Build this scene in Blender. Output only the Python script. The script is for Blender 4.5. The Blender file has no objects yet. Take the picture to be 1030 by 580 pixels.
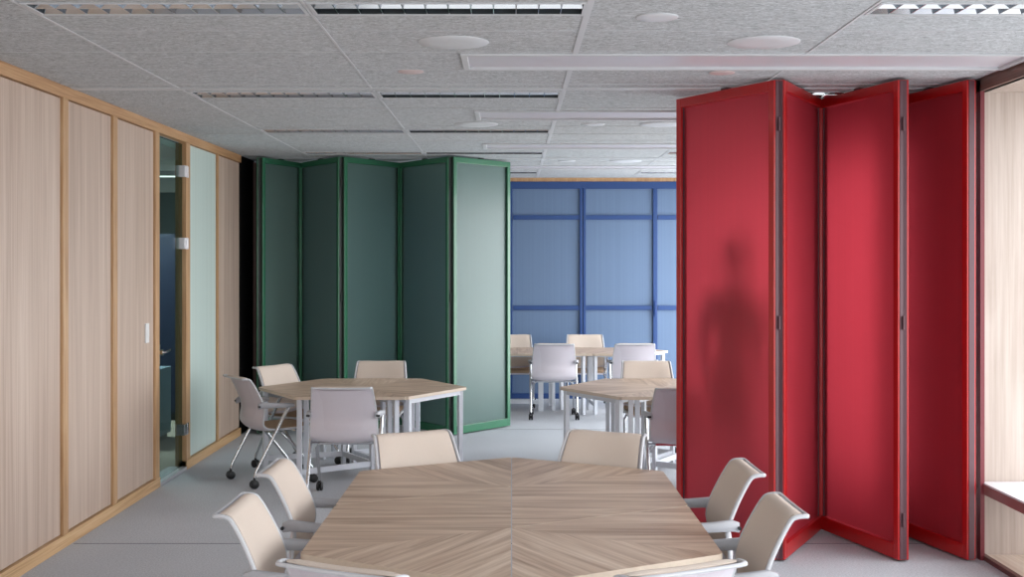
import bpy, bmesh, math, random
from mathutils import Vector, Matrix
random.seed(7)
PI = math.pi
scene = bpy.context.scene
COL = scene.collection
CEIL = 2.88          # ceiling height
EYE = 1.78           # camera height
WX = 2.80            # half width of the room

# ------------------------------------------------------------------ materials
def lin(c):
    return tuple(((x/255)/12.92 if x/255 <= .04045 else ((x/255+.055)/1.055)**2.4) for x in c) + (1,)

def new_mat(name):
    m = bpy.data.materials.new(name); m.use_nodes = True
    nt = m.node_tree; b = nt.nodes['Principled BSDF']
    return m, nt, b

def plain(name, rgb, rough=.5, metal=0, spec=.5, noise=0.0, scale=60, bump=0.0, coat=0):
    m, nt, b = new_mat(name)
    b.inputs['Base Color'].default_value = lin(rgb)
    b.inputs['Roughness'].default_value = rough
    b.inputs['Metallic'].default_value = metal
    b.inputs['Specular IOR Level'].default_value = spec
    b.inputs['Coat Weight'].default_value = coat
    tc = nt.nodes.new('ShaderNodeTexCoord')
    n = nt.nodes.new('ShaderNodeTexNoise'); n.inputs['Scale'].default_value = scale; n.inputs['Detail'].default_value = 4
    nt.links.new(tc.outputs['Object'], n.inputs['Vector'])
    r = nt.nodes.new('ShaderNodeMix'); r.data_type = 'RGBA'
    r.inputs['A'].default_value = tuple(max(0, c*(1-noise)) for c in lin(rgb)[:3]) + (1,)
    r.inputs['B'].default_value = tuple(min(1, c*(1+noise)) for c in lin(rgb)[:3]) + (1,)
    nt.links.new(n.outputs['Fac'], r.inputs['Factor'])
    nt.links.new(r.outputs['Result'], b.inputs['Base Color'])
    if bump:
        bp = nt.nodes.new('ShaderNodeBump'); bp.inputs['Strength'].default_value = bump; bp.inputs['Distance'].default_value = .002
        nt.links.new(n.outputs['Fac'], bp.inputs['Height']); nt.links.new(bp.outputs['Normal'], b.inputs['Normal'])
    return m

def wood(name, dark, mid, light, coord='Object', stretch=(14, 14, .7), rough=.45, figure=1.0, line=.5):
    """grain runs along the axis with the smallest stretch"""
    m, nt, b = new_mat(name)
    b.inputs['Roughness'].default_value = rough
    tc = nt.nodes.new('ShaderNodeTexCoord'); mp = nt.nodes.new('ShaderNodeMapping')
    mp.inputs['Scale'].default_value = stretch
    oi = nt.nodes.new('ShaderNodeObjectInfo')
    ml = nt.nodes.new('ShaderNodeMath'); ml.operation = 'MULTIPLY'; ml.inputs[1].default_value = 37.0
    nt.links.new(oi.outputs['Random'], ml.inputs[0])
    cb = nt.nodes.new('ShaderNodeCombineXYZ')
    for k in range(3): nt.links.new(ml.outputs[0], cb.inputs[k])
    nt.links.new(cb.outputs[0], mp.inputs['Location'])
    nt.links.new(tc.outputs[coord], mp.inputs['Vector'])
    n1 = nt.nodes.new('ShaderNodeTexNoise'); n1.inputs['Scale'].default_value = 1.0; n1.inputs['Detail'].default_value = 5
    n1.inputs['Roughness'].default_value = .6; n1.inputs['Distortion'].default_value = .6*figure
    nt.links.new(mp.outputs[0], n1.inputs['Vector'])
    mp2 = nt.nodes.new('ShaderNodeMapping'); mp2.inputs['Scale'].default_value = tuple(s*(6 if s > 2 else 1.6) for s in stretch)
    nt.links.new(tc.outputs[coord], mp2.inputs['Vector'])
    n2 = nt.nodes.new('ShaderNodeTexNoise'); n2.inputs['Scale'].default_value = 1.0; n2.inputs['Detail'].default_value = 3
    nt.links.new(mp2.outputs[0], n2.inputs['Vector'])
    mx = nt.nodes.new('ShaderNodeMix'); mx.data_type = 'FLOAT'; mx.inputs['Factor'].default_value = line
    nt.links.new(n1.outputs['Fac'], mx.inputs['A']); nt.links.new(n2.outputs['Fac'], mx.inputs['B'])
    rp = nt.nodes.new('ShaderNodeValToRGB'); e = rp.color_ramp.elements
    e[0].position = .34; e[0].color = lin(dark); e[1].position = .66; e[1].color = lin(light)
    k = e.new(.5); k.color = lin(mid)
    nt.links.new(mx.outputs['Result'], rp.inputs['Fac']); nt.links.new(rp.outputs['Color'], b.inputs['Base Color'])
    return m

def carpet(name):
    m, nt, b = new_mat(name)
    b.inputs['Roughness'].default_value = .95; b.inputs['Specular IOR Level'].default_value = .1
    tc = nt.nodes.new('ShaderNodeTexCoord')
    n = nt.nodes.new('ShaderNodeTexNoise'); n.inputs['Scale'].default_value = 90; n.inputs['Detail'].default_value = 6
    n.inputs['Roughness'].default_value = .8
    nt.links.new(tc.outputs['Object'], n.inputs['Vector'])
    n2 = nt.nodes.new('ShaderNodeTexNoise'); n2.inputs['Scale'].default_value = .8; n2.inputs['Detail'].default_value = 3
    nt.links.new(tc.outputs['Object'], n2.inputs['Vector'])
    ad = nt.nodes.new('ShaderNodeMix'); ad.data_type = 'FLOAT'; ad.inputs['Factor'].default_value = .18
    nt.links.new(n.outputs['Fac'], ad.inputs['A']); nt.links.new(n2.outputs['Fac'], ad.inputs['B'])
    rp = nt.nodes.new('ShaderNodeValToRGB'); e = rp.color_ramp.elements
    e[0].position = .36; e[0].color = lin((160, 163, 170)); e[1].position = .64; e[1].color = lin((206, 210, 216))
    nt.links.new(ad.outputs['Result'], rp.inputs['Fac']); nt.links.new(rp.outputs['Color'], b.inputs['Base Color'])
    bp = nt.nodes.new('ShaderNodeBump'); bp.inputs['Strength'].default_value = .4; bp.inputs['Distance'].default_value = .004
    nt.links.new(n.outputs['Fac'], bp.inputs['Height']); nt.links.new(bp.outputs['Normal'], b.inputs['Normal'])
    return m

def woodwool(name):
    m, nt, b = new_mat(name)
    b.inputs['Roughness'].default_value = .95; b.inputs['Specular IOR Level'].default_value = .1
    tc = nt.nodes.new('ShaderNodeTexCoord')
    mp = nt.nodes.new('ShaderNodeMapping'); mp.inputs['Scale'].default_value = (28, 75, 28)
    nt.links.new(tc.outputs['Object'], mp.inputs['Vector'])
    n = nt.nodes.new('ShaderNodeTexNoise'); n.inputs['Scale'].default_value = 1; n.inputs['Detail'].default_value = 6
    n.inputs['Roughness'].default_value = .75; n.inputs['Distortion'].default_value = 1.5
    nt.links.new(mp.outputs[0], n.inputs['Vector'])
    rp = nt.nodes.new('ShaderNodeValToRGB'); e = rp.color_ramp.elements
    e[0].position = .34; e[0].color = lin((126, 130, 133)); e[1].position = .64; e[1].color = lin((216, 221, 225))
    nt.links.new(n.outputs['Fac'], rp.inputs['Fac']); nt.links.new(rp.outputs['Color'], b.inputs['Base Color'])
    bp = nt.nodes.new('ShaderNodeBump'); bp.inputs['Strength'].default_value = .5; bp.inputs['Distance'].default_value = .003
    nt.links.new(n.outputs['Fac'], bp.inputs['Height']); nt.links.new(bp.outputs['Normal'], b.inputs['Normal'])
    return m

def frosted(name, rgb, rough=.35, trans=.0, trans_rough=.3, spec=.6, coat=.0):
    """satin plastic sheet with fine vertical flutes; trans > 0 lets blurred shapes through"""
    m, nt, b = new_mat(name)
    b.inputs['Roughness'].default_value = rough
    b.inputs['Specular IOR Level'].default_value = spec
    b.inputs['Coat Weight'].default_value = coat; b.inputs['Coat Roughness'].default_value = .3
    tc = nt.nodes.new('ShaderNodeTexCoord')
    mp = nt.nodes.new('ShaderNodeMapping'); mp.inputs['Scale'].default_value = (45, 45, .15)
    nt.links.new(tc.outputs['Object'], mp.inputs['Vector'])
    n = nt.nodes.new('ShaderNodeTexNoise'); n.inputs['Scale'].default_value = 1; n.inputs['Detail'].default_value = 3
    nt.links.new(mp.outputs[0], n.inputs['Vector'])
    r = nt.nodes.new('ShaderNodeMix'); r.data_type = 'RGBA'
    c = lin(rgb)
    r.inputs['A'].default_value = tuple(x*.88 for x in c[:3]) + (1,)
    r.inputs['B'].default_value = tuple(min(1, x*1.1) for x in c[:3]) + (1,)
    nt.links.new(n.outputs['Fac'], r.inputs['Factor'])
    nt.links.new(r.outputs['Result'], b.inputs['Base Color'])
    if trans:
        out = nt.nodes['Material Output']
        rf = nt.nodes.new('ShaderNodeBsdfRefraction'); rf.inputs['IOR'].default_value = 1.3
        rf.inputs['Roughness'].default_value = trans_rough
        rf.inputs['Color'].default_value = tuple(min(1, x**.5) for x in c[:3]) + (1,)
        mx = nt.nodes.new('ShaderNodeMixShader'); mx.inputs[0].default_value = trans
        nt.links.new(b.outputs[0], mx.inputs[1]); nt.links.new(rf.outputs[0], mx.inputs[2])
        nt.links.new(mx.outputs[0], out.inputs['Surface'])
    return m

def clear_glass(name, tint=(200, 215, 212), refl=.09):
    m, nt, b = new_mat(name)
    out = nt.nodes['Material Output']
    t = nt.nodes.new('ShaderNodeBsdfTransparent'); t.inputs[0].default_value = lin(tint)
    g = nt.nodes.new('ShaderNodeBsdfGlossy'); g.inputs['Roughness'].default_value = .02
    mx = nt.nodes.new('ShaderNodeMixShader'); mx.inputs[0].default_value = refl
    nt.links.new(t.outputs[0], mx.inputs[1]); nt.links.new(g.outputs[0], mx.inputs[2])
    nt.links.new(mx.outputs[0], out.inputs['Surface'])
    return m

M = {}
M['panel_wood'] = wood('pale ribbed oak veneer', (168, 145, 129), (189, 167, 151), (205, 186, 172), stretch=(12, 12, .45), figure=.8, line=.4)
M['frame_wood'] = wood('honey oak', (160, 120, 82), (184, 145, 104), (200, 165, 126), stretch=(20, 20, 2), figure=.5)
M['niche_wood'] = wood('pale limed oak', (164, 150, 139), (177, 163, 153), (188, 176, 167), stretch=(9, 9, .9), figure=1.2)
M['table_wood'] = wood('limed walnut veneer', (152, 126, 107), (190, 165, 144), (216, 196, 177), coord='UV', stretch=(12, 1.0, 1), rough=.42, figure=1.3, line=.3)
M['edge'] = plain('table edge band', (204, 188, 170), .5, noise=.08)
M['carpet'] = carpet('grey loop carpet')
M['ceiling'] = woodwool('grey wood wool tile')
M['grid'] = plain('white ceiling profile', (196, 199, 203), .5, noise=.03)
M['disc'] = plain('white ceiling disc', (206, 210, 215), .45, noise=.02)
M['disc_pink'] = plain('small pale ceiling disc', (205, 188, 188), .45, noise=.02)
M['tray'] = plain('pearl light panel', (200, 198, 206), .4, noise=.02)
M['mirror'] = plain('polished louvre aluminium', (180, 184, 188), .12, metal=1, noise=.03)
M['darkbox'] = plain('dark luminaire body', (60, 66, 70), .4, metal=.6, noise=.1)
M['red_frame'] = plain('red lacquered aluminium', (172, 22, 24), .32, spec=.5, noise=.04, coat=.2)
M['red_pane'] = frosted('red satin acrylic', (204, 66, 80), rough=.42, trans=.55, trans_rough=.5, spec=.7)
M['red_edge'] = plain('brown purple rubber seal', (84, 52, 60), .5, noise=.06)
M['green_frame'] = plain('green lacquered aluminium', (48, 110, 80), .34, noise=.04, coat=.2)
M['green_pane'] = frosted('green satin acrylic', (124, 154, 148), rough=.36, spec=.9, coat=.8, trans=.62, trans_rough=.5)
M['green_edge'] = plain('black green rubber seal', (22, 36, 32), .5, noise=.06)
M['blue_frame'] = plain('blue lacquered aluminium', (36, 68, 122), .4, noise=.04)
M['blue_pane'] = frosted('blue satin acrylic', (98, 120, 150), rough=.5, spec=.4)
M['frost'] = frosted('mint frosted glass', (200, 216, 210), rough=.3, spec=.6)
M['glass'] = clear_glass('clear door glass')
M['chrome'] = plain('chromed steel', (215, 217, 220), .14, metal=1, noise=.02)
M['white_metal'] = plain('white powder coated steel', (208, 212, 220), .38, noise=.02)
M['shell'] = plain('pearl grey plastic shell', (205, 199, 206), .42, noise=.02)
M['shell_back'] = plain('pale grey mesh weave', (203, 196, 203), .65, noise=.08, scale=300, bump=.2)
M['rim'] = plain('light grey plastic frame', (192, 193, 197), .4, noise=.02)
M['fabric'] = plain('cream woven upholstery', (210, 196, 184), .85, noise=.10, scale=350, bump=.3)
M['seatfab'] = plain('sand woven seat fabric', (160, 136, 112), .9, noise=.12, scale=350, bump=.3)
M['arm'] = plain('grey plastic armrest', (168, 169, 174), .45, noise=.03)
M['black'] = plain('black caster plastic', (22, 23, 26), .45, noise=.1)
M['black_felt'] = plain('black felt lining', (13, 12, 12), .9, spec=.1, noise=.2)
M['brown_dark'] = wood('dark stained beam', (84, 60, 52), (108, 80, 70), (124, 94, 82), stretch=(14, .8, 14))
M['bench_top'] = plain('pale grey bench laminate', (218, 216, 220), .35, noise=.02)
M['white'] = plain('white plaster', (225, 225, 225), .8, noise=.02)
M['navy'] = plain('navy blue panel', (22, 32, 58), .5, noise=.08)
M['office_grey'] = plain('grey plaster', (120, 128, 130), .8, noise=.05)
M['seam'] = plain('dark carpet joint', (96, 92, 100), .9, noise=.05)
M['cloth_dark'] = plain('dark navy clothing', (26, 24, 32), .9, noise=.15, scale=120)
M['skin'] = plain('skin', (196, 148, 124), .6, noise=.06)
M['hair'] = plain('dark brown hair', (38, 26, 20), .7, noise=.2, scale=150)
M['eye'] = plain('dark eye', (30, 22, 20), .2, noise=.1)

# ------------------------------------------------------------------ mesh helpers
class MB:
    def __init__(s):
        s.v = []; s.f = []; s.mi = []; s.uv = {}
    def add(s, verts, faces, mi=0):
        o = len(s.v); s.v += [tuple(v) for v in verts]
        for f in faces: s.f.append(tuple(i+o for i in f)); s.mi.append(mi)
        return s
    def box(s, x0, x1, y0, y1, z0, z1, mi=0, mat=None):
        vs = [Vector((x, y, z)) for z in (z0, z1) for y in (y0, y1) for x in (x0, x1)]
        if mat: vs = [mat @ v for v in vs]
        return s.add(vs, [(0, 2, 3, 1), (4, 5, 7, 6), (0, 1, 5, 4), (2, 6, 7, 3), (0, 4, 6, 2), (1, 3, 7, 5)], mi)
    def bar(s, a, b, w, h, up=(0, 0, 1), mi=0):
        a = Vector(a); b = Vector(b); d = (b-a).normalized(); up = Vector(up)
        sx = d.cross(up)
        if sx.length < 1e-4: sx = Vector((1, 0, 0))
        sx.normalize(); u = sx.cross(d).normalized()
        vs = [p + sx*w/2*i + u*h/2*j for p in (a, b) for i, j in ((-1, -1), (1, -1), (1, 1), (-1, 1))]
        return s.add(vs, [(3, 2, 1, 0), (4, 5, 6, 7), (0, 1, 5, 4), (1, 2, 6, 5), (2, 3, 7, 6), (3, 0, 4, 7)], mi)
    def tube(s, pts, r, seg=10, mi=0, closed=False, flat=1.0):
        pts = [Vector(p) for p in pts]; n = len(pts)
        rs = r if isinstance(r, (list, tuple)) else [r]*n
        vs = []; prev = None
        for i, p in enumerate(pts):
            if closed: d = pts[(i+1) % n]-pts[i-1]
            else: d = pts[min(i+1, n-1)]-pts[max(i-1, 0)]
            d.normalize()
            if prev is None:
                a = Vector((0, 0, 1)) if abs(d.z) < .9 else Vector((1, 0, 0))
                x = d.cross(a).normalized()
            else:
                x = (prev - d*prev.dot(d)).normalized()
            prev = x; y = d.cross(x)
            for k in range(seg):
                t = 2*PI*k/seg
                vs.append(p + x*math.cos(t)*rs[i] + y*math.sin(t)*rs[i]*flat)
        fs = []
        for i in range(n if closed else n-1):
            j = (i+1) % n
            for k in range(seg):
                l = (k+1) % seg
                fs.append((i*seg+k, i*seg+l, j*seg+l, j*seg+k))
        if not closed:
            fs.append(tuple(range(seg))[::-1]); fs.append(tuple((n-1)*seg+k for k in range(seg)))
        return s.add(vs, fs, mi)
    def cyl(s, a, b, r, seg=20, mi=0):
        return s.tube([a, b], r, seg, mi)
    def lathe(s, prof, seg=32, c=(0, 0, 0), mi=0):
        vs = []; fs = []; n = len(prof)
        for (r, z) in prof:
            for k in range(seg):
                t = 2*PI*k/seg; vs.append((c[0]+r*math.cos(t), c[1]+r*math.sin(t), c[2]+z))
        for i in range(n-1):
            for k in range(seg):
                l = (k+1) % seg; fs.append((i*seg+k, i*seg+l, (i+1)*seg+l, (i+1)*seg+k))
        fs.append(tuple(range(seg))[::-1]); fs.append(tuple((n-1)*seg+k for k in range(seg)))
        return s.add(vs, fs, mi)
    def build(s, name, mats, parent=None, smooth=False, bevel=0, loc=None, rz=0, sub=0):
        me = bpy.data.meshes.new(name); me.from_pydata(s.v, [], s.f)
        if not isinstance(mats, (list, tuple)): mats = [mats]
        for m in mats: me.materials.append(m)
        for p, mi in zip(me.polygons, s.mi): p.material_index = mi
        bm = bmesh.new(); bm.from_mesh(me); bmesh.ops.recalc_face_normals(bm, faces=bm.faces); bm.to_mesh(me); bm.free()
        if smooth:
            for p in me.polygons: p.use_smooth = True
            me.set_sharp_from_angle(angle=math.radians(42))
        o = bpy.data.objects.new(name, me); COL.objects.link(o)
        if parent: o.parent = parent
        if loc: o.location = loc
        o.rotation_euler.z = rz
        if bevel:
            b = o.modifiers.new('bevel', 'BEVEL'); b.width = bevel; b.segments = 2; b.limit_method = 'ANGLE'
        if sub:
            q = o.modifiers.new('sub', 'SUBSURF'); q.levels = sub; q.render_levels = sub
        return o

def empty(name, loc=(0, 0, 0), rz=0):
    o = bpy.data.objects.new(name, None); COL.objects.link(o); o.location = loc; o.rotation_euler.z = rz
    o.empty_display_size = .1
    return o
def tag(o, label, cat, group=None):
    o['label'] = label; o['category'] = cat
    if group: o['group'] = group
    return o
def struct(o):
    o['kind'] = 'structure'; return o
def dup(root, loc, rz):
    r = root.copy(); COL.objects.link(r); r.location = loc; r.rotation_euler.z = rz
    for ch in [c for c in root.children]:
        c = ch.copy(); COL.objects.link(c); c.parent = r
        for g in [x for x in ch.children]:
            d = g.copy(); COL.objects.link(d); d.parent = c
    return r

# ------------------------------------------------------------------ floor
NEAR = -2.6; FAR = 16.4
fl = MB(); fl.box(-WX-.02, WX+.05, NEAR, FAR, -.1, 0); struct(fl.build('floor', M['carpet']))
t = MB()
for y in (7.80, 13.12):
    t.box(-WX+.03, WX, y-.004, y+.004, .0002, .0012)
struct(t.build('trim_1', M['seam']))

# ------------------------------------------------------------------ ceiling with fixture openings
COLS = [-3.32, -2.10, -.885, .335, 1.555, 2.775]
ROW0 = 5.27; DR = .588
louvres = []   # (x0,x1,y0,y1)
for (y0, y1) in ((5.235, 5.475), (7.96, 8.26), (10.2, 10.48), (12.3, 12.55), (15.0, 15.3)):
    for (x0, x1) in ((-2.08, -.905), (-.865, .315)):
        louvres.append((x0, x1, y0, y1))
    louvres.append((1.575, 2.755, y0, y1))
trays = [(-.27, 2.79, 6.50, 7.01), (-.27, 2.79, 8.95, 9.50), (-.27, 2.79, 11.42, 11.93), (-.27, 2.79, 14.0, 14.5)]
holes = louvres + trays
xs = sorted(set([-WX-.1, WX+.1] + [h[0] for h in holes] + [h[1] for h in holes]))
ys = sorted(set([NEAR, FAR] + [h[2] for h in holes] + [h[3] for h in holes]))
c = MB()
for i in range(len(xs)-1):
    for j in range(len(ys)-1):
        mx_, my_ = (xs[i]+xs[i+1])/2, (ys[j]+ys[j+1])/2
        if any(h[0] < mx_ < h[1] and h[2] < my_ < h[3] for h in holes): continue
        c.box(xs[i], xs[i+1], ys[j], ys[j+1], CEIL, CEIL+.03)
struct(c.build('ceiling', M['ceiling']))
slab = MB(); slab.box(-WX-.3, WX+.9, NEAR, FAR, CEIL+.2, CEIL+.3); struct(slab.build('ceiling_slab', M['office_grey']))

def clip_y(x, y0, y1):
    """pieces of a lengthwise profile that do not cross a tray"""
    segs = [(y0, y1)]
    for (a, b, c0, c1) in trays:
        if a < x < b:
            out = []
            for (s, e) in segs:
                if c0 > s and c1 < e: out += [(s, c0), (c1, e)]
                else: out.append((s, e))
            segs = out
    return segs
g = MB()
for x in COLS[1:]:
    w = .015 if abs(x-.335) < .01 else .006
    for (a, b) in clip_y(x, NEAR, 16.0): g.box(x-w, x+w, a, b, CEIL-.004, CEIL-.0005)
y = ROW0 - DR*13
while y < 16:
    if not any(a < y < b for (_, _, a, b) in holes):
        thick = .010 if abs(y-(ROW0+4*DR)) < .02 else .003
        g.box(-WX, WX, y-thick, y+thick, CEIL-.003, CEIL-.0004)
    y += DR
struct(g.build('trim_2', M['grid']))
# partition tracks in the ceiling
tr = MB(); tr.box(-WX+.02, WX-.02, 7.78, 7.86, CEIL-.006, CEIL+.0); struct(tr.build('trim_3', M['grid']))
tr = MB(); tr.box(-WX+.02, WX-.02, 13.02, 13.10, CEIL-.006, CEIL+.0); struct(tr.build('trim_4', M['grid']))

# linear white light panels
for i, (x0, x1, y0, y1) in enumerate(trays):
    o = empty('ceiling_light_panel', ((x0+x1)/2, (y0+y1)/2, CEIL))
    hx, hy = (x1-x0)/2, (y1-y0)/2
    f = MB(); w = .035
    f.box(-hx, hx, -hy, -hy+w, -.012, .03); f.box(-hx, hx, hy-w, hy, -.012, .03)
    f.box(-hx, -hx+w, -hy+w, hy-w, -.012, .03); f.box(hx-w, hx, -hy+w, hy-w, -.012, .03)
    f.build('frame', M['grid'], o, bevel=.003)
    d = MB(); d.box(-hx+w, hx-w, -hy+w, hy-w, .004, .03); d.build('diffuser', M['tray'], o)
    tag(o, ['nearest long pearl white light panel, beside the nearest large ceiling disc',
            'long pearl white ceiling light panel, second nearest, running behind the red partition',
            'long narrow pearl white light panel, third from the front',
            'farthest long white light panel, near the blue partition'][i], 'ceiling light', 'long white ceiling light panels')

# louvre luminaires with mirrored cells
def make_louvre(x0, x1, y0, y1, bright):
    o = empty('louvre_light', ((x0+x1)/2, (y0+y1)/2, CEIL))
    hx, hy = (x1-x0)/2, (y1-y0)/2
    b = MB()
    b.box(-hx, hx, -hy, hy, .085, .09)
    b.box(-hx, hx, -hy, -hy+.004, 0, .085); b.box(-hx, hx, hy-.004, hy, 0, .085)
    b.box(-hx, -hx+.004, -hy, hy, 0, .085); b.box(hx-.004, hx, -hy, hy, 0, .085)
    b.build('housing', M['darkbox'], o)
    f = MB()
    f.box(-hx-.008, hx+.008, -hy-.008, -hy+.006, -.005, 0.0); f.box(-hx-.008, hx+.008, hy-.006, hy+.008, -.005, 0.0)
    f.box(-hx-.008, -hx+.006, -hy+.006, hy-.006, -.005, 0.0); f.box(hx-.006, hx+.008, -hy+.006, hy-.006, -.005, 0.0)
    f.build('frame', M['grid'], o)
    L = MB()
    def wedge_x(xc, ya, yb):      # cross blade, V section, wide at the top with concave flanks
        pr = [(-.002, .0), (.002, .0), (.006, .02), (.020, .052), (-.020, .052), (-.006, .02)]
        vs = [(xc+p[0], yy, p[1]) for yy in (ya, yb) for p in pr]; n = 6
        L.add(vs, [tuple(range(n))[::-1], tuple(range(n, 2*n))] + [(k, (k+1) % n, (k+1) % n+n, k+n) for k in range(n)])
    n = 12
    for k in range(1, n): wedge_x(-hx + 2*hx*k/n, -hy+.006, hy-.006)
    for yc in (0,):
        pr = [(-.003, .0), (.003, .0), (.008, .02), (.03, .052), (-.03, .052), (-.008, .02)]
        vs = [(xx, yc+p[0], p[1]) for xx in (-hx+.006, hx-.006) for p in pr]
        L.add(vs, [tuple(range(6))[::-1], tuple(range(6, 12))] + [(k, (k+1) % 6, (k+1) % 6+6, k+6) for k in range(6)])
    if bright:
        for sg in (-1, 1):        # sloping side reflectors, added in the outer columns so their cells look brighter
            L.add([(-hx+.005, sg*(hy-.006), 0), (hx-.005, sg*(hy-.006), 0), (hx-.005, sg*(hy-.035), .055), (-hx+.005, sg*(hy-.035), .055)], [(0, 1, 2, 3)])
    L.build('louvre', M['mirror'], o)
    for yc in (-hy/2, hy/2):
        tb = MB(); tb.cyl((-hx+.03, yc, .067), (hx-.03, yc, .067), .008, 10); tb.build('tube', M['office_grey'], o, smooth=True)
    return o
rowname = ['nearest the camera', 'second row back, before the green partition', 'third row back', 'fourth row, right over the green partition', 'last row, beside the blue partition']
colname = ['left', 'middle', 'right']
for i, (x0, x1, y0, y1) in enumerate(louvres):
    r, cc = divmod(i, 3)
    if cc == 2 and r in (2,): continue
    o = make_louvre(x0, x1, y0, y1, cc != 1)
    tag(o, 'mirrored louvre ceiling light, %s column, %s' % (colname[cc], rowname[r]), 'ceiling light', 'mirrored louvre lights in the ceiling')

def disc(x, y, d, label, mat='disc'):
    m = MB(); r = d/2
    m.lathe([(r, 0.0), (r, -.003), (r-.004, -.006), (r*.5, -.007), (.002, -.007)], 40)
    o = m.build('ceiling_disc', M[mat], smooth=True, loc=(x, y, CEIL-.0005)); tag(o, label, 'ceiling disc', 'round white discs on the ceiling')
disc(-.29, 6.16, .355, 'large round white ceiling disc, the nearest left of centre')
disc(1.26, 6.16, .36, 'large round white ceiling disc, the nearest on the right')
disc(.653, 5.53, .19, 'small round white ceiling disc at the top edge of the picture')
disc(-.58, 7.11, .15, 'small pinkish ceiling disc left of the near long light panel', 'disc_pink')
disc(1.22, 7.15, .15, 'small pinkish ceiling disc just above the red partition', 'disc_pink')
disc(-.28, 9.83, .35, 'large white ceiling disc near the third louvre light row')
disc(.65, 9.83, .19, 'small white ceiling disc between two large ones, mid room')
disc(1.2, 9.83, .36, 'large white ceiling disc partly hidden by the red partition')
disc(.6, 13.4, .19, 'small white ceiling disc in the far blue room')
disc(1.24, 13.4, .35, 'large white ceiling disc in the far blue room')

# ------------------------------------------------------------------ left wall
wall = MB()
wall.box(-WX-.08, -WX-.05, NEAR, 9.74, 0, CEIL+.03)
wall.box(-WX-.08, -WX-.05, 10.62, FAR, 0, CEIL+.03)
wall.box(-WX-.08, -WX-.05, 9.74, 10.62, 2.80, CEIL+.03)
wl = struct(wall.build('wall_left', M['office_grey']))
posts = [(-2.3, -2.21), (-1.35, -1.26), (-.4, -.31), (.55, .64), (1.5, 1.59), (2.45, 2.54), (3.4, 3.49), (4.75, 4.84), (5.65, 5.74), (6.63, 6.72), (7.67, 7.76), (8.64, 8.73), (9.66, 9.77), (10.57, 10.70), (11.70, 11.75)]
pn = MB()
for a, b in posts: pn.box(-WX-.05, -WX+.012, a, b, .0, CEIL-.07)
pn.build('post', M['frame_wood'], wl, bevel=.003)
# reveals of the door opening
rv = MB(); rv.box(-WX-.085, -WX-.045, 9.72, 9.765, 0, 2.80); rv.box(-WX-.085, -WX-.045, 10.575, 10.62, 0, 2.80)
rv.build('door_reveal', M['frame_wood'], wl)
top = MB(); top.box(-WX-.05, -WX+.016, NEAR, 12.7, CEIL-.075, CEIL); top.build('top_rail', wood('honey oak rail', (160, 118, 78), (184, 142, 100), (200, 162, 122), stretch=(20, 1.2, 20), figure=.5), wl, bevel=.003)
for i in range(len(posts)-1):
    a, b = posts[i][1], posts[i+1][0]
    if abs(a-9.77) < .01: continue
    mt = M['frost'] if abs(a-10.70) < .01 else M['panel_wood']
    p = MB(); p.box(-WX-.05, -WX-.006, a+.005, b-.005, .085, CEIL-.08)
    p.build('frosted_pane' if mt is M['frost'] else 'wall_panel', mt, wl, bevel=.002)
    k = MB(); k.box(-WX-.05, -WX-.03, a, b, .075, CEIL-.07); k.build('shadow_gap', M['seam'], wl)
p = MB(); p.box(-WX-.05, -WX-.006, 11.755, 12.70, .085, CEIL-.08); p.build('wall_panel', M['panel_wood'], wl, bevel=.002)
bl = MB(); bl.box(-WX-.05, -WX+.0, 12.70, 13.42, .0, CEIL); bl.build('felt_lining', M['black_felt'], wl)
p = MB(); p.box(-WX-.05, -WX-.006, 13.42, 16.05, .085, CEIL-.08); p.build('wall_panel', M['panel_wood'], wl)
j = MB(); j.box(-WX, -WX+.035, 13.36, 13.41, 0, CEIL-.02); struct(j.build('trim_5', plain('pinkish brown jamb', (120, 92, 84), .5, noise=.05)))
bs = MB(); bs.box(-WX-.05, -WX+.018, NEAR, 9.77, 0, .08); bs.box(-WX-.05, -WX+.018, 10.57, 12.68, 0, .08)
struct(bs.build('baseboard_left', M['frame_wood'] if False else wood('honey oak base', (176, 138, 96), (200, 162, 118), (214, 182, 142), stretch=(20, 1.2, 20), figure=.5), bevel=.003))

# glass door
dr = MB(); dr.box(-.006, .006, -.395, .395, .035, 2.79)
door = struct(dr.build('door_1', M['glass'], loc=(-WX-.028, 10.17, 0)))
th = MB(); th.box(-.11, .045, -.40, .40, 0, .03); th.build('threshold', plain('aluminium threshold', (190, 190, 196), .4, metal=.4, noise=.03), door, bevel=.003)
for z in (2.554, 1.94, .355):
    h = MB(); h.box(-.02, .055, .30, .372, z-.048, z+.048); h.box(.012, .048, .402, .455, z-.048, z+.048); h.cyl((.05, .378, z-.05), (.05, .378, z+.05), .010)
    h.build('hinge', plain('satin nickel hinge', (225, 222, 226), .35, metal=.3, noise=.02) if z > 1 else M['chrome'], door, bevel=.004)
hd = MB(); hd.cyl((.006, -.33, 1.06), (.05, -.33, 1.06), .026, 20); hd.tube([(.045, -.33, 1.06), (.06, -.32, 1.06), (.062, -.24, 1.062), (.062, -.18, 1.07)], .009, 10)
hd.box(-.008, .012, -.385, -.28, .96, 1.12)
hd.build('door_handle', M['chrome'], door, smooth=True)
# light switch
sw = empty('light_switch', (-WX-.006, 9.47, 1.235))
m = MB(); m.box(0, .012, -.042, .042, -.075, .075); m.build('plate', M['white'], sw, bevel=.003)
m = MB(); m.box(.012, .017, -.028, .028, -.03, .03); m.build('rocker', M['white'], sw, bevel=.002)
tag(sw, 'small white light switch on the wood panel left of the glass door', 'switch')

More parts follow.
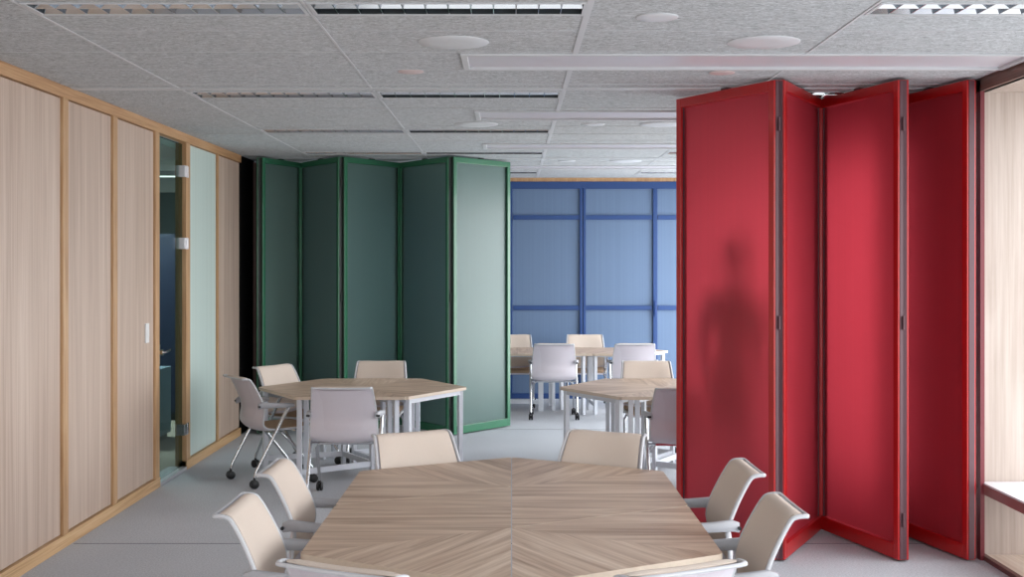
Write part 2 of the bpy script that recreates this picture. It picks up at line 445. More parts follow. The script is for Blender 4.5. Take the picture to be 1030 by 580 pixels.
# room behind the glass door
m = MB()
m.box(-7.2, -WX-.08, 17.2, 17.3, 0, 2.75)
m.box(-7.3, -7.2, 8.2, 17.3, 0, 2.75)
m.box(-7.2, -WX-.08, 8.1, 8.2, 0, 2.75)
struct(m.build('wall_office', M['office_grey']))
m = MB(); m.box(-7.2, -WX-.03, 8.1, 17.3, -.1, -.001); struct(m.build('floor_office', plain('beige carpet', (150, 142, 130), .9, noise=.1)))
m = MB(); m.box(-7.2, -WX-.08, 8.1, 17.3, 2.75, 2.8); struct(m.build('ceiling_office', M['white']))
cb = empty('office_cupboard', (-4.35, 13.9, 0))
m = MB(); m.box(-.75, .75, -.03, .5, .08, 2.1); m.build('carcass', M['navy'], cb, bevel=.004)
for sx in (-1, 1):
    m = MB(); m.box(*(sorted((sx*.01, sx*.745))), -.055, -.032, .1, 2.08); d_ = m.build('door', M['navy'], cb, bevel=.003)
    m = MB(); m.tube([(sx*.05, -.057, 1.0), (sx*.05, -.085, 1.0), (sx*.05, -.085, 1.15), (sx*.05, -.057, 1.15)], .006, 8); m.build('handle', M['chrome'], d_)
m = MB(); m.box(-.75, .75, -.01, .5, 0, .08); m.build('plinth', M['black'], cb)
tag(cb, 'tall dark navy cupboard seen through the glass door', 'cupboard')
m = MB()
dk = empty('office_cabinet', (-3.62, 12.3, 0))
m.box(-.25, .14, -.3, .3, .05, .72); m.build('carcass', plain('blue grey laminate', (128, 148, 165), .5, noise=.03), dk, bevel=.004)
for z in (.08, .3, .52):
    m = MB(); m.box(-.23, .12, -.318, -.302, z, z+.19); q = m.build('drawer', plain('pale blue grey laminate', (150, 168, 182), .5, noise=.03), dk, bevel=.003)
    m = MB(); m.cyl((-.1, -.33, z+.12), (0, -.33, z+.12), .005, 8); m.build('handle', M['chrome'], q)
m = MB(); m.box(-.22, .11, -.27, .27, 0, .05); m.build('plinth', M['black'], dk)
tag(dk, 'low blue grey drawer cabinet behind the glass door', 'cabinet')
ol = empty('office_ceiling_light', (-4.1, 13.2, 2.75))
m = MB(); m.box(-.6, .6, -.07, .07, -.05, 0); m.build('body', M['grid'], ol, bevel=.004)
em, nt_, b_ = new_mat('lit diffuser'); b_.inputs['Emission Color'].default_value = (1, .98, .95, 1); b_.inputs['Emission Strength'].default_value = 3
m = MB(); m.box(-.58, .58, -.055, .055, -.058, -.05); m.build('diffuser', em, ol)
tag(ol, 'narrow glowing ceiling light in the room behind the glass door', 'ceiling light')

# ------------------------------------------------------------------ folding partitions
PH = 2.862
def leaf(parent, a, b, frame, pane, seal, th=.05, fw=.05, pane_t=.008, hang=True, gapz=.012):
    """a,b plan points of the two vertical edges, in parent's space"""
    a = Vector((a[0], a[1], 0)); b = Vector((b[0], b[1], 0)); d = b-a; L = d.length; ang = math.atan2(d.y, d.x)
    f = MB(); h = th/2; z0, z1 = gapz, PH
    f.box(0, fw, -h, h, z0, z1); f.box(L-fw, L, -h, h, z0, z1)
    f.box(fw, L-fw, -h, h, z0, z0+fw*1.7); f.box(fw, L-fw, -h, h, z1-fw*1.2, z1)
    o = f.build('leaf', frame, parent, bevel=.004, loc=(a.x, a.y, 0), rz=ang)
    p = MB(); p.box(fw-.004, L-fw+.004, -pane_t/2, pane_t/2, z0+fw*1.7-.004, z1-fw*1.2+.004); p.build('pane', pane, o)
    s = MB()
    for x in (0, L): s.box(x-.004, x+.004, -h*.62, h*.62, z0+.005, z1-.005)
    g_ = MB()
    for sg in (-1, 1):      # thin bead round the pane
        g_.box(fw, fw+.007, sg*h*.3-.004, sg*h*.3+.004, z0+fw*1.7, z1-fw*1.2); g_.box(L-fw-.007, L-fw, sg*h*.3-.004, sg*h*.3+.004, z0+fw*1.7, z1-fw*1.2)
    s.v, s.f, s.mi = s.v, s.f, s.mi
    s.build('seal', seal, o); g_.build('glazing_bead', seal, o)
    if hang:
        k = MB(); k.cyl((L/2, 0, PH-.005), (L/2, 0, CEIL-.004), .007, 10); k.box(L/2-.03, L/2+.03, -.018, .018, PH, PH+.012); k.build('hanger', seal, o)
    return o

def zigzag(name, pts, frame, pane, seal, th, loc, label, fw=.05):
    o = empty(name, (loc[0], loc[1], 0))
    for i in range(len(pts)-1):
        a = Vector(pts[i]) - Vector(loc[:2]); b = Vector(pts[i+1]) - Vector(loc[:2])
        d = (b-a).normalized(); nrm = Vector((-d.y, d.x))
        leaf(o, a+d*.012, b-d*.012, frame, pane, seal, th, fw)
    # hinges at each fold
    for i in range(1, len(pts)-1):
        h = MB(); p = Vector(pts[i]) - Vector(loc[:2])
        for z in (.25, 1.42, 2.6): h.cyl((p.x, p.y, z-.04), (p.x, p.y, z+.04), .008, 12)
        h.build('hinge', seal, o, smooth=True)
    tag(o, label, 'folding partition')
    return o
RP = [(1.115, 8.22), (1.59, 7.32), (2.06, 8.24), (2.325, 7.31), (2.52, 8.22), (2.735, 7.31)]
zigzag('folding_partition', RP, M['red_frame'], M['red_pane'], M['red_edge'], .06, (2.0, 7.83), 'tall red framed folding partition of translucent red panels on the right', .052)
GP = [(-2.75, 13.42), (-2.60, 12.74), (-2.30, 13.46), (-1.745, 12.66), (-1.215, 13.46), (-.62, 12.63), (-.027, 13.38)]
zigzag('folding_partition', GP, M['green_frame'], M['green_pane'], M['green_edge'], .06, (-1.4, 13.06), 'tall green framed folding partition left of centre', .048)

# blue glazed partition
bp_ = empty('glazed_partition', (.93, 16.1, 0))
BX = [-.96-.93, -.02-.93, 0, .945, 1.87]
m = MB()
X0, X1 = -WX-.93+.02, WX-.93-.02
m.box(X0, X1, -.03, .05, 2.735, 2.83); m.box(X0, X1, -.03, .05, .0, .07)
m.build('rail', M['blue_frame'], bp_, bevel=.004)
vx = [-2.83, -1.89, -.945, 0, .945]
for i, x in enumerate(vx):
    m = MB()
    if i in (1, 3):
        m.box(x-.04, x-.004, -.03, .05, .07, 2.735); m.box(x+.004, x+.04, -.03, .05, .07, 2.735)
    else: m.box(x-.028, x+.028, -.03, .05, .07, 2.735)
    m.build('mullion', M['blue_frame'], bp_, bevel=.003)
edges = [X0] + vx + [X1]
for i in range(len(edges)-1):
    a, b = edges[i]+.035, edges[i+1]-.035
    for z in (2.363, 1.184):
        m = MB(); m.box(a, b, -.022, .04, z-.029, z+.029); m.build('crossbar', M['blue_frame'], bp_, bevel=.003)
    for (z0, z1) in ((.07, 1.155), (1.213, 2.334), (2.392, 2.735)):
        m = MB(); m.box(a-.005, b+.005, .005, .013, z0, z1); m.build('pane', M['blue_pane'], bp_)
m = MB(); m.box(.93, .96, -.075, -.055, 1.08, 1.28); m.box(.935, .955, -.06, -.028, 1.10, 1.12); m.box(.935, .955, -.06, -.028, 1.24, 1.26)
m.build('handle', plain('blue handle', (30, 62, 120), .4, noise=.05), bp_, bevel=.003)
tag(bp_, 'blue framed glazed partition with frosted blue panes closing the far room', 'partition')
m = MB(); m.box(-WX-.1, WX+.1, 16.08, 16.2, 2.83, CEIL); struct(m.build('trim_6', M['frame_wood']))
m = MB(); m.box(-WX-.1, WX+.1, 16.3, 16.4, 0, CEIL); struct(m.build('wall_back', M['white']))

# ------------------------------------------------------------------ right wall, niche and windows
NX = 3.42   # window plane
m = MB()
m.box(WX+.02, WX+.14, 7.42+.06, 8.75, 0, CEIL)            # pier by the red partition
m.box(WX+.02, WX+.14, 12.75, 13.15, 0, CEIL)
m.box(WX+.02, WX+.14, 8.75, 12.75, 0, .06); m.box(WX+.02, WX+.14, 8.75, 12.75, 2.72, CEIL)
m.box(WX+.02, WX+.14, 13.15, 16.05, 0, .06); m.box(WX+.02, WX+.14, 13.15, 16.05, 2.72, CEIL)
m.box(WX+.02, WX+.14, 16.05, FAR, 0, CEIL)
struct(m.build('wall_right', M['white']))
m = MB(); m.box(WX+.02, NX+.15, 7.42, 7.47, 0, CEIL); struct(m.build('wall_niche', M['niche_wood']))
m = MB(); m.box(WX+.02, NX+.15, NEAR, 7.42, CEIL-.08, CEIL-.04); struct(m.build('ceiling_niche', M['niche_wood']))
m = MB(); m.box(WX+.0, WX+.05, NEAR, 7.47, CEIL-.08, CEIL); struct(m.build('trim_7', M['brown_dark']))
m = MB(); m.box(WX+.05, NX+.15, NEAR, 7.42, -.1, .02); struct(m.build('floor_niche', wood('pale oak floor', (196, 176, 156), (216, 200, 182), (228, 216, 200), stretch=(12, .8, 12))))
m = MB(); m.box(WX+.02, WX+.05, NEAR, 7.42, -.1, .028); struct(m.build('baseboard_right', plain('red brown floor strip', (96, 46, 42), .4, noise=.08)))
m = MB(); m.box(WX-.0, WX+.025, 7.36, 7.42, 0, CEIL-.01); struct(m.build('trim_8', plain('dark red jamb', (110, 34, 44), .4, noise=.05)))
# window frames
def window(name, x, y0, y1, z0, z1, n):
    m = MB()
    m.box(x, x+.07, y0, y1, z0, z0+.06); m.box(x, x+.07, y0, y1, z1-.06, z1)
    for i in range(n+1):
        yy = y0 + (y1-y0)*i/n
        m.box(x, x+.07, max(y0, yy-.03), min(y1, yy+.03), z0+.06, z1-.06)
    return struct(m.build(name, M['white']))
window('window_1', NX, NEAR, 7.42, .06, CEIL-.08, 6)
window('window_2', WX+.05, 8.75, 12.75, .06, 2.72, 4)
window('window_3', WX+.05, 13.15, 16.05, .06, 2.72, 2)
m = MB(); m.box(NX, NX+.1, NEAR, 7.42, 0, .06); struct(m.build('wall_parapet', M['white']))
# bench in the niche
be = empty('window_bench', (3.12, 3.0, 0))
m = MB(); m.box(-.30, .298, -5.5, 4.41, .45, .462); m.build('seat', M['bench_top'], be, bevel=.002)
m = MB(); m.box(-.30, .298, -5.5, 4.41, .392, .45); m.build('board', plain('red brown lacquered board', (138, 92, 90), .25, noise=.05, coat=.4), be, bevel=.003)
for yy in (-5.0, -2.0, 1.0):
    m = MB(); m.box(-.1, .27, yy-.02, yy+.02, .0205, .392); m.build('support', M['niche_wood'], be)
tag(be, 'low bench with pale top and red brown edge in the window niche at the right', 'bench')
# rear wall behind the camera with a wide window
m = MB()
m.box(-WX-.16, NX+.15, NEAR-.1, NEAR, 0, .5); m.box(-WX-.16, NX+.15, NEAR-.1, NEAR, 2.6, CEIL)
m.box(-WX-.16, -1.6, NEAR-.1, NEAR, .5, 2.6); m.box(2.6, NX+.15, NEAR-.1, NEAR, .5, 2.6)
struct(m.build('wall_front', M['white']))

# ------------------------------------------------------------------ tables
E = .895; HW = E*math.sqrt(3)/2; TH = .715; TT = .024
def chamfer(poly, r=.017):
    out = []; n = len(poly)
    for i in range(n):
        p = Vector(poly[i]); a = Vector(poly[i-1]); b = Vector(poly[(i+1) % n])
        out.append(p + (a-p).normalized()*r); out.append(p + (b-p).normalized()*r)
    return out
def inset(poly, d):
    n = len(poly); c = sum((Vector(p) for p in poly), Vector((0, 0)))/n; out = []
    area = sum(poly[i][0]*poly[(i+1) % n][1]-poly[(i+1) % n][0]*poly[i][1] for i in range(n))
    sgn = 1 if area > 0 else -1
    for i in range(n):
        p = Vector(poly[i]); e1 = (p-Vector(poly[i-1])).normalized(); e2 = (Vector(poly[(i+1) % n])-p).normalized()
        n1 = Vector((-e1.y, e1.x))*sgn; n2 = Vector((-e2.y, e2.x))*sgn
        k = (n1+n2); k = k/(k.dot(n1)) if k.length > 1e-6 else n1
        out.append(p + k*d)
    return out
def tabletop(parent, regions, outline):
    """regions: list of (triangle/quad polygon, grain angle); outline: whole polygon"""
    bm = bmesh.new(); uvl = bm.loops.layers.uv.new('UVMap')
    out = chamfer(inset(outline, .0022))
    # base slab: sides and underside
    vt = [bm.verts.new((p.x, p.y, TH)) for p in out]; vb = [bm.verts.new((p.x, p.y, TH-TT)) for p in out]
    n = len(out)
    for i in range(n):
        f = bm.faces.new((vt[i], vt[(i+1) % n], vb[(i+1) % n], vb[i])); f.material_index = 1
    f = bm.faces.new(vb[::-1]); f.material_index = 1
    # top: cut the outline polygon by the region seams
    topf = bm.faces.new([bm.verts.new((p.x, p.y, TH)) for p in out])
    for (a, b) in regions['cuts']:
        a = Vector((a[0], a[1], TH)); b = Vector((b[0], b[1], TH)); d = (b-a).normalized()
        nn = Vector((-d.y, d.x, 0))
        geom = [x for x in bm.faces if x.material_index == 0]
        ge = list({e for x in geom for e in x.edges}); gv = list({v for x in geom for v in x.verts})
        bmesh.ops.bisect_plane(bm, geom=geom+ge+gv, dist=1e-5, plane_co=a, plane_no=nn)
    for f in bm.faces:
        if f.material_index: continue
        c = f.calc_center_median(); ang = regions['grain'](c.x, c.y)
        ca, sa = math.cos(ang), math.sin(ang)
        for l in f.loops:
            x, y = l.vert.co.x, l.vert.co.y
            l[uvl].uv = (-sa*x + ca*y + ang*3.1, ca*x + sa*y)
    bmesh.ops.recalc_face_normals(bm, faces=bm.faces)
    me = bpy.data.meshes.new('tabletop'); bm.to_mesh(me); bm.free()
    me.materials.append(M['table_wood']); me.materials.append(M['edge'])
    o = bpy.data.objects.new('tabletop', me); COL.objects.link(o); o.parent = parent
    return o

def table_frame(parent, poly, hub=None, legr=.019, skip=(), posts=None, dbl=(), legpos=None, ah=.04):
    zt = TH-TT
    pin = inset(poly, .055)
    n = len(pin)
    ap = MB()
    for i in range(n):
        if i in skip: continue
        a, b = pin[i], pin[(i+1) % n]
        ap.bar((a[0], a[1], zt-ah/2-.0005), (b[0], b[1], zt-ah/2-.0005), .022, ah)
    ap.build('apron', M['white_metal'], parent)
    for i in range(n):
        for (v, q) in (legpos or []):
            if (Vector(poly[i])-Vector(v)).length < .02: pin[i] = Vector(q)
    for i, p in enumerate(pin):
        l = MB(); l.box(-legr, legr, -legr, legr, 0.004, zt); l.box(-legr+.003, legr-.003, -legr+.003, legr-.003, 0, .004)
        e = Vector(pin[(i+1) % n]) - Vector(pin[i])
        l.build('leg', M['white_metal'], parent, bevel=.003, loc=(p[0], p[1], 0), rz=math.atan2(e.y, e.x))
        if i in dbl:
            c0 = -Vector(p).normalized() if i > 1 else Vector((-math.copysign(1, p[0]), .25)).normalized()
            q = Vector(p) + c0*.085
            l.build('leg', M['white_metal'], parent, bevel=.003, loc=(q.x, q.y, 0), rz=math.atan2(e.y, e.x))
    if posts:
        for q, (px, py, ci) in enumerate(posts):
            s = MB(); s.box(px-.022, px+.022, py-.016, py+.016, 0, zt); s.build('leg', M['white_metal'], parent, bevel=.003)
        s = MB(); s.bar((posts[0][0], posts[0][1], .11), (posts[1][0], posts[1][1], .11), .022, .045)
        for (px, py, ci) in posts: s.bar((px, py, .11), (pin[ci][0], pin[ci][1], .11), .022, .045)
        s.build('stretcher', M['white_metal'], parent)
    if hub:
        s = MB()
        s.box(hub[0]-.03, hub[0]+.03, hub[1]-.02, hub[1]+.02, .0, zt)
        s.build('centre_post', M['white_metal'], parent, bevel=.003)
        s = MB()
        for i in hub[2]:
            s.bar((hub[0], hub[1], .11), (pin[i][0], pin[i][1], .11), .022, .045)
        s.build('stretcher', M['white_metal'], parent)

def half_hex_table(loc, rz, label, group, skip=(), dbl=(0, 1, 3)):
    """long side along local x through the origin, body towards +y"""
    o = empty('table', (loc[0], loc[1], 0), rz)
    P = [(-E, 0), (E, 0), (E/2, HW), (-E/2, HW)]
    reg = {'cuts': [((0, 0), (E/2, HW)), ((0, 0), (-E/2, HW))],
           'grain': lambda x, y: (math.pi/2 if y > abs(x)*math.sqrt(3) else (math.pi/6 if x > 0 else math.pi*5/6))}
    tabletop(o, reg, P)
    table_frame(o, P, None, skip=skip, posts=[(.31, .05, 2), (-.31, .05, 3)], dbl=dbl)
    tag(o, label, 'table', group)
    return o

def poly_table(name, pts, hub, grain, cuts, label, group, legpos=()):
    cx = sum(p[0] for p in pts)/len(pts); cy = sum(p[1] for p in pts)/len(pts)
    o = empty(name, (cx, cy, 0))
    P = [(p[0]-cx, p[1]-cy) for p in pts]
    area = sum(P[i][0]*P[(i+1) % len(P)][1]-P[(i+1) % len(P)][0]*P[i][1] for i in range(len(P)))
    if area < 0: P = P[::-1]
    reg = {'cuts': [((a[0]-cx, a[1]-cy), (b[0]-cx, b[1]-cy)) for a, b in cuts], 'grain': lambda x, y: grain(x+cx, y+cy)}
    tabletop(o, reg, P)
    hb = (hub[0]-cx, hub[1]-cy, hub[2]) if hub else None
    table_frame(o, P, hb, legpos=[((v[0]-cx, v[1]-cy), (q[0]-cx, q[1]-cy)) for v, q in legpos], ah=.018)
    tag(o, label, 'table', group)
    return o

# front table, made of four tables pushed together
YB = 6.74; h2 = E/2
def fp(x, k): return (x*HW, YB - k*E)     # k in table edges from the back tip
def front_grain(x, y):
    # perpendicular to the outer edge nearest: sloped in the end triangles, crosswise between
    back = (y - (YB-E)) > 0 and abs(x) < (y-(YB-E))*math.sqrt(3)
    front = ((YB-2*E) - y) > 0 and abs(x) < ((YB-2*E)-y)*math.sqrt(3)
    if back: return math.radians(120 if x < 0 else 60)
    if front: return math.radians(60 if x < 0 else 120)
    return 0.0
G1 = 'four tables pushed together in the foreground'
A0 = (0, YB); A1 = (0, YB-E); A2 = (0, YB-2*E); A3 = (0, YB-3*E)
for s, nm in ((-1, 'left'), (1, 'right')):
    inner = [((s*HW, YB-1.5*E), (s*.42, 5.68)), ((s*HW, YB-2.5*E), (s*.37, 4.64)), ((0, YB-3*E), (s*.05, 4.40))]; outer = [((s*HW, YB-1.5*E), (s*.71, 5.12)), inner[1], inner[2]]
    B0 = (s*HW, YB-h2); B1 = (s*HW, YB-1.5*E); B2 = (s*HW, YB-2.5*E)
    if s < 0:
        poly_table('table', [A0, B0, B1, A1], None, front_grain, [(B0, A1)], 'rhombus shaped wood table, far left quarter of the foreground table group', G1, inner)
        poly_table('table', [A1, B1, B2, A3], (-.07, YB-2*E, (1, 2)), front_grain, [(B2, A2)], 'trapezoid wood table, near left section of the foreground table group', G1, outer)
    else:
        poly_table('table', [A0, B0, B1, A2], (.07, YB-E, (1, 2)), front_grain, [(B0, A1)], 'trapezoid wood table, far right section of the foreground table group', G1, inner)
        poly_table('table', [A2, B1, B2, A3], None, front_grain, [(B2, A2)], 'rhombus shaped wood table, near right quarter of the foreground table group', G1, outer)
G2 = 'trapezoid tables joined into hexagons behind the foreground table'
T2 = (-1.27, 10.52); T3 = (1.30, 10.52)
# seam from near-right vertex to far-left vertex (angle 120 deg) for T2; mirrored for T3
half_hex_table(T2, math.radians(120), 'trapezoid wood table, left half of the hexagon by the green partition', G2, skip=(1, 2, 3))
half_hex_table(T2, math.radians(-60), 'trapezoid wood table, right half of the hexagon by the green partition', G2, skip=(3,))
half_hex_table(T3, math.radians(60), 'trapezoid wood table, left half of the hexagon beside the red partition', G2, skip=(1,), dbl=(0, 1, 2))
half_hex_table(T3, math.radians(-120), 'trapezoid wood table, right half of the hexagon mostly hidden by the red partition', G2, skip=(1, 2, 3))
# far table group in the blue room (elongated across the room)
G3 = 'tables joined in the blue room'
def far_table(pts, hub, cuts, label, legpos=()):
    poly_table('table', pts, hub, lambda x, y: 1.57 if abs(x-.6) < .6 else (1.05 if x > .6 else 2.1), cuts, label, G3, legpos)
FY = 14.86; fx = .55; fh = .53
far_table([(fx-1.345, FY), (fx-.9, FY-fh), (fx+.4, FY-fh), (fx+.4-.42, FY), ], (fx-.2, FY-.12, (0,)), [], 'wood table, near left section of the table group in the blue room')
far_table([(fx-1.345, FY), (fx+.4-.42, FY), (fx+.4, FY+fh), (fx-.9, FY+fh)], None, [], 'wood table, far left section of the table group in the blue room', [((fx+.4, FY+fh), (.48, 15.25))])
far_table([(fx+.4, FY-fh), (fx+.9, FY-fh), (fx+1.345, FY), (fx+.9, FY+fh), (fx+.4, FY+fh), (fx-.02, FY)], (fx+.4, FY, (0, 4)), [], 'wood table with pointed end, right section of the table group in the blue room', [((fx+.4, FY+fh), (.93, 14.88)), ((fx+.9, FY-fh), (1.50, 14.62))])

# ------------------------------------------------------------------ chair
def catmull(pts, n):
    P = [Vector(p) for p in pts]; P = [P[0]*2-P[1]] + P + [P[-1]*2-P[-2]]; out = []
    segs = len(P)-3
    for k in range(n):
        t = k/(n-1)*segs; i = min(int(t), segs-1); u = t-i
        a, b, c, d = P[i:i+4]
        out.append(.5*((2*b)+(-a+c)*u+(2*a-5*b+4*c-d)*u*u+(-a+3*b-3*c+d)*u**3))
    return out
# (y, z, half width, forward wrap of the edges)
PROF = [(.235, .408, .205, 0), (.232, .438, .218, 0), (.19, .452, .228, .002), (.06, .447, .236, .006), (-.08, .436, .24, .014), (-.17, .438, .243, .026),
        (-.222, .475, .246, .034), (-.228, .54, .245, .036), (-.218, .61, .242, .036), (-.236, .68, .235, .032), (-.270, .765, .226, .026), (-.298, .828, .219, .018), (-.310, .845, .216, .012), (-.338, .854, .211, .006), (-.356, .856, .208, .003)]
cent = catmull([(p[0], p[1], p[2]) for p in PROF], 44)
wrap = catmull([(p[3], 0, 0) for p in PROF], 44)
NS = len(cent)
def normals():
    ns = []
    for i in range(NS):
        d = Vector((cent[min(i+1, NS-1)][0]-cent[max(i-1, 0)][0], cent[min(i+1, NS-1)][1]-cent[max(i-1, 0)][1])).normalized()
        ns.append(Vector((d.y, -d.x)))    # points up over the seat and forward over the back
    return ns
NRM = [(-n if False else n) for n in normals()]
# fix sign: at the seat the normal must point up
if NRM[8].y < 0: NRM = [-n for n in NRM]
def surf(i, u, off=0.0, wf=1.0):
    y, z, w = cent[i]; n = NRM[i]; k = wrap[i][0]*(abs(u)**2.2) + off
    return Vector((u*w*wf, y + n.x*k, z + n.y*k))
def sheet(i0, i1, off0, off1, wf=1.0, nu=12, corner=True):
    """closed slab between two offsets"""
    m = MB(); rows = list(range(i0, i1+1)); vs = []
    L = len(rows)
    for off in (off0, off1):
        for r, i in enumerate(rows):
            e = 1.0
            if corner:
                dd = min(r, L-1-r)
                e = 1 - .05*max(0, 1-dd/2.5)**2
            for k in range(nu+1):
                u = -1+2*k/nu
                o = off
                if off == off1: o = off0 + (off1-off0)*(1-abs(u)**6*.75)*(1-.7*max(0, 1-min(r, L-1-r)/1.5))
                vs.append(surf(i, u, o, wf*e))
    W = nu+1; N = L*W; fs = []
    for r in range(L-1):
        for k in range(nu):
            a = r*W+k; fs.append((a, a+1, a+W+1, a+W)); fs.append((N+a, N+a+W, N+a+W+1, N+a+1))
    for r in range(L-1):
        a = r*W; fs.append((a, a+W, N+a+W, N+a)); a = r*W+nu; fs.append((a, N+a, N+a+W, a+W))
    for k in range(nu):
        fs.append((k, N+k, N+k+1, k+1)); a = (L-1)*W+k; fs.append((a, a+1, N+a+1, N+a))
    m.add(vs, fs); return m

def make_chair():
    o = empty('office_chair')
    sheet(0, NS-1, -.010, .0, 1.0).build('shell', M['shell'], o, smooth=True)
    iB = next(i for i in range(NS) if cent[i][1] > .465 and cent[i][0] < -.1)
    sheet(iB, NS-4, .001, .017, .945).build('backrest', M['fabric'], o, smooth=True)
    sheet(2, iB-2, .001, .024, .92).build('seat', M['seatfab'], o, smooth=True)
    # recessed woven back face
    sheet(iB+3, NS-4, -.0145, -.010, .86).build('back_cover', M['shell_back'], o, smooth=True)
    # edge frame: both sides and across the top
    fr = MB()
    path = [surf(i, -1, -.002) + Vector((-.003, 0, 0)) for i in range(1, NS-1)]
    top_ = [surf(NS-1, u, -.002) for u in (-.93, -.6, -.3, 0, .3, .6, .93)]
    path2 = [surf(i, 1, -.002) + Vector((.003, 0, 0)) for i in range(NS-2, 0, -1)]
    fr.tube(path + top_ + path2, [.009]*len(path) + [.007]*len(top_) + [.009]*len(path2), 8)
    fr.build('frame', M['rim'], o, smooth=True)
    # seat carrier under the shell
    c_ = MB(); c_.bar((-.20, -.06, .415), (.20, -.06, .415), .05, .022); c_.bar((-.20, .12, .425), (.20, .12, .425), .05, .02)
    c_.build('carrier', M['chrome'], o, bevel=.004)
    for s in (-1, 1):
        a = MB()
        pts = [(s*.247, -.235, .640), (s*.258, -.20, .650), (s*.266, -.12, .645), (s*.268, .0, .640), (s*.266, .055, .638)]
        secs = [(.013, .022), (.018, .025), (.021, .022), (.021, .019), (.017, .014)]
        vs = []; fs = []
        for (p, (w, h)) in zip(pts, secs):
            for k in range(12):
                t = 2*PI*k/12; cx = math.copysign(abs(math.cos(t))**.55, math.cos(t)); cz = math.copysign(abs(math.sin(t))**.55, math.sin(t))
                vs.append((p[0]+w*cx, p[1], p[2]+h*cz))
        for i in range(len(pts)-1):
            for k in range(12):
                l = (k+1) % 12; fs.append((i*12+k, i*12+l, (i+1)*12+l, (i+1)*12+k))
        fs.append(tuple(range(12))); fs.append(tuple(range(48, 60)))
        a.add(vs, fs)
        arm = a.build('armrest', M['arm'], o, smooth=True)
        pv = MB(); pv.cyl((s*.246, -.232, .640), (s*.2735, -.232, .640), .008, 12); pv.build('pivot', M['black'], arm, smooth=True)
        # rear leg rises from the rear caster to the front of the armrest
        l = MB(); l.tube([(s*.262, .03, .642), (s*.262, .0, .60), (s*.262, -.26, .13), (s*.262, -.273, .080)], [.011, .0135, .0125, .010], 10)
        l.tube([(s*.20, -.06, .415), (s*.262, -.10, .42)], .009, 8)
        lg = l.build('leg', M['chrome'], o, smooth=True); caster(lg, s*.262, -.275)
        l = MB(); l.tube([(s*.20, -.02, .415), (s*.235, .03, .36), (s*.246, .215, .13), (s*.246, .232, .080)], [.011, .0135, .0125, .010], 10)
        lg = l.build('leg', M['chrome'], o, smooth=True); caster(lg, s*.246, .233)
    return o
def caster(parent, x, y):
    c_ = MB()
    for s in (-1, 1):
        c_.tube([(x+s*.004, y, .034), (x+s*.007, y, .034), (x+s*.019, y, .034), (x+s*.024, y, .034)], [.030, .034, .034, .027], 24)
    c_.cyl((x-.006, y, .034), (x+.006, y, .034), .016, 12)
    c_.tube([(x, y+.002, .06), (x, y+.002, .088)], [.011, .010], 10)
    c_.build('caster', M['black'], parent, smooth=True)

proto = make_chair()
used = [False]
def place(x, y, face, label, group, backpos=True):
    """x,y: where the top of the backrest stands; face: heading in degrees (0 = away from camera, + = turned left)"""
    rz = math.radians(face)
    f = Vector((-math.sin(rz), math.cos(rz)))
    loc = Vector((x, y)) + f*.33
    if not used[0]:
        o = proto; used[0] = True; o.location = (loc.x, loc.y, 0); o.rotation_euler.z = rz
    else:
        o = dup(proto, (loc.x, loc.y, 0), rz)
    tag(o, label, 'chair', group)
CG1 = 'chairs round the foreground table'; CG2 = 'chairs round the hexagon by the green partition'
CG3 = 'chairs at the hexagon by the red partition'; CG4 = 'chairs in the blue room'
place(-.545, 6.65, 180+28, 'cream chair behind the far left edge of the foreground table, seen from the front', CG1)
place(.52, 6.66, 180-28, 'tan shaded chair behind the far right edge of the foreground table', CG1)
place(-1.075, 5.55, -90-1, 'cream chair on the left of the foreground table, farther of the two', CG1)
place(-1.055, 4.69, -90-1, 'cream chair on the left of the foreground table, nearer of the two', CG1)
place(1.07, 5.55, 90+1, 'tan chair on the right of the foreground table, farther of the two', CG1)
place(1.05, 4.69, 90+1, 'tan chair on the right of the foreground table, nearer of the two', CG1)
place(-.518, 3.70, -27, 'chair at the bottom edge, left, only its backrest top visible', CG1)
place(.518, 3.70, 27, 'chair at the bottom edge, right, only its backrest top visible', CG1)
place(-2.21, 9.875, -57, 'chair seen from its side and back by the frosted glass pane', CG2)
place(-2.13, 10.95, -122, 'cream chair behind the left end of the left hexagon table', CG2)
place(-1.25, 9.05, 0, 'pale chair with its back to the camera in front of the left hexagon table', CG2)
place(-1.205, 11.44, 180, 'chair on the far side of the left hexagon table, before the green partition', CG2)
place(1.246, 11.44, 180, 'chair on the far side of the hexagon table beside the red partition', CG3)
place(1.275, 8.98, 0, 'pale chair with its back to the camera, partly hidden by the red partition', CG3)
place(.48, 13.85, 0, 'white chair with its back to the camera in the blue room, left one', CG4)
place(1.39, 13.85, 0, 'white chair with its back to the camera in the blue room, right one', CG4)
place(.925, 15.60, 180, 'cream chair against the blue partition, right one of two', CG4)
place(.02, 15.60, 180, 'cream chair against the blue partition, left one cut by the green partition', CG4)

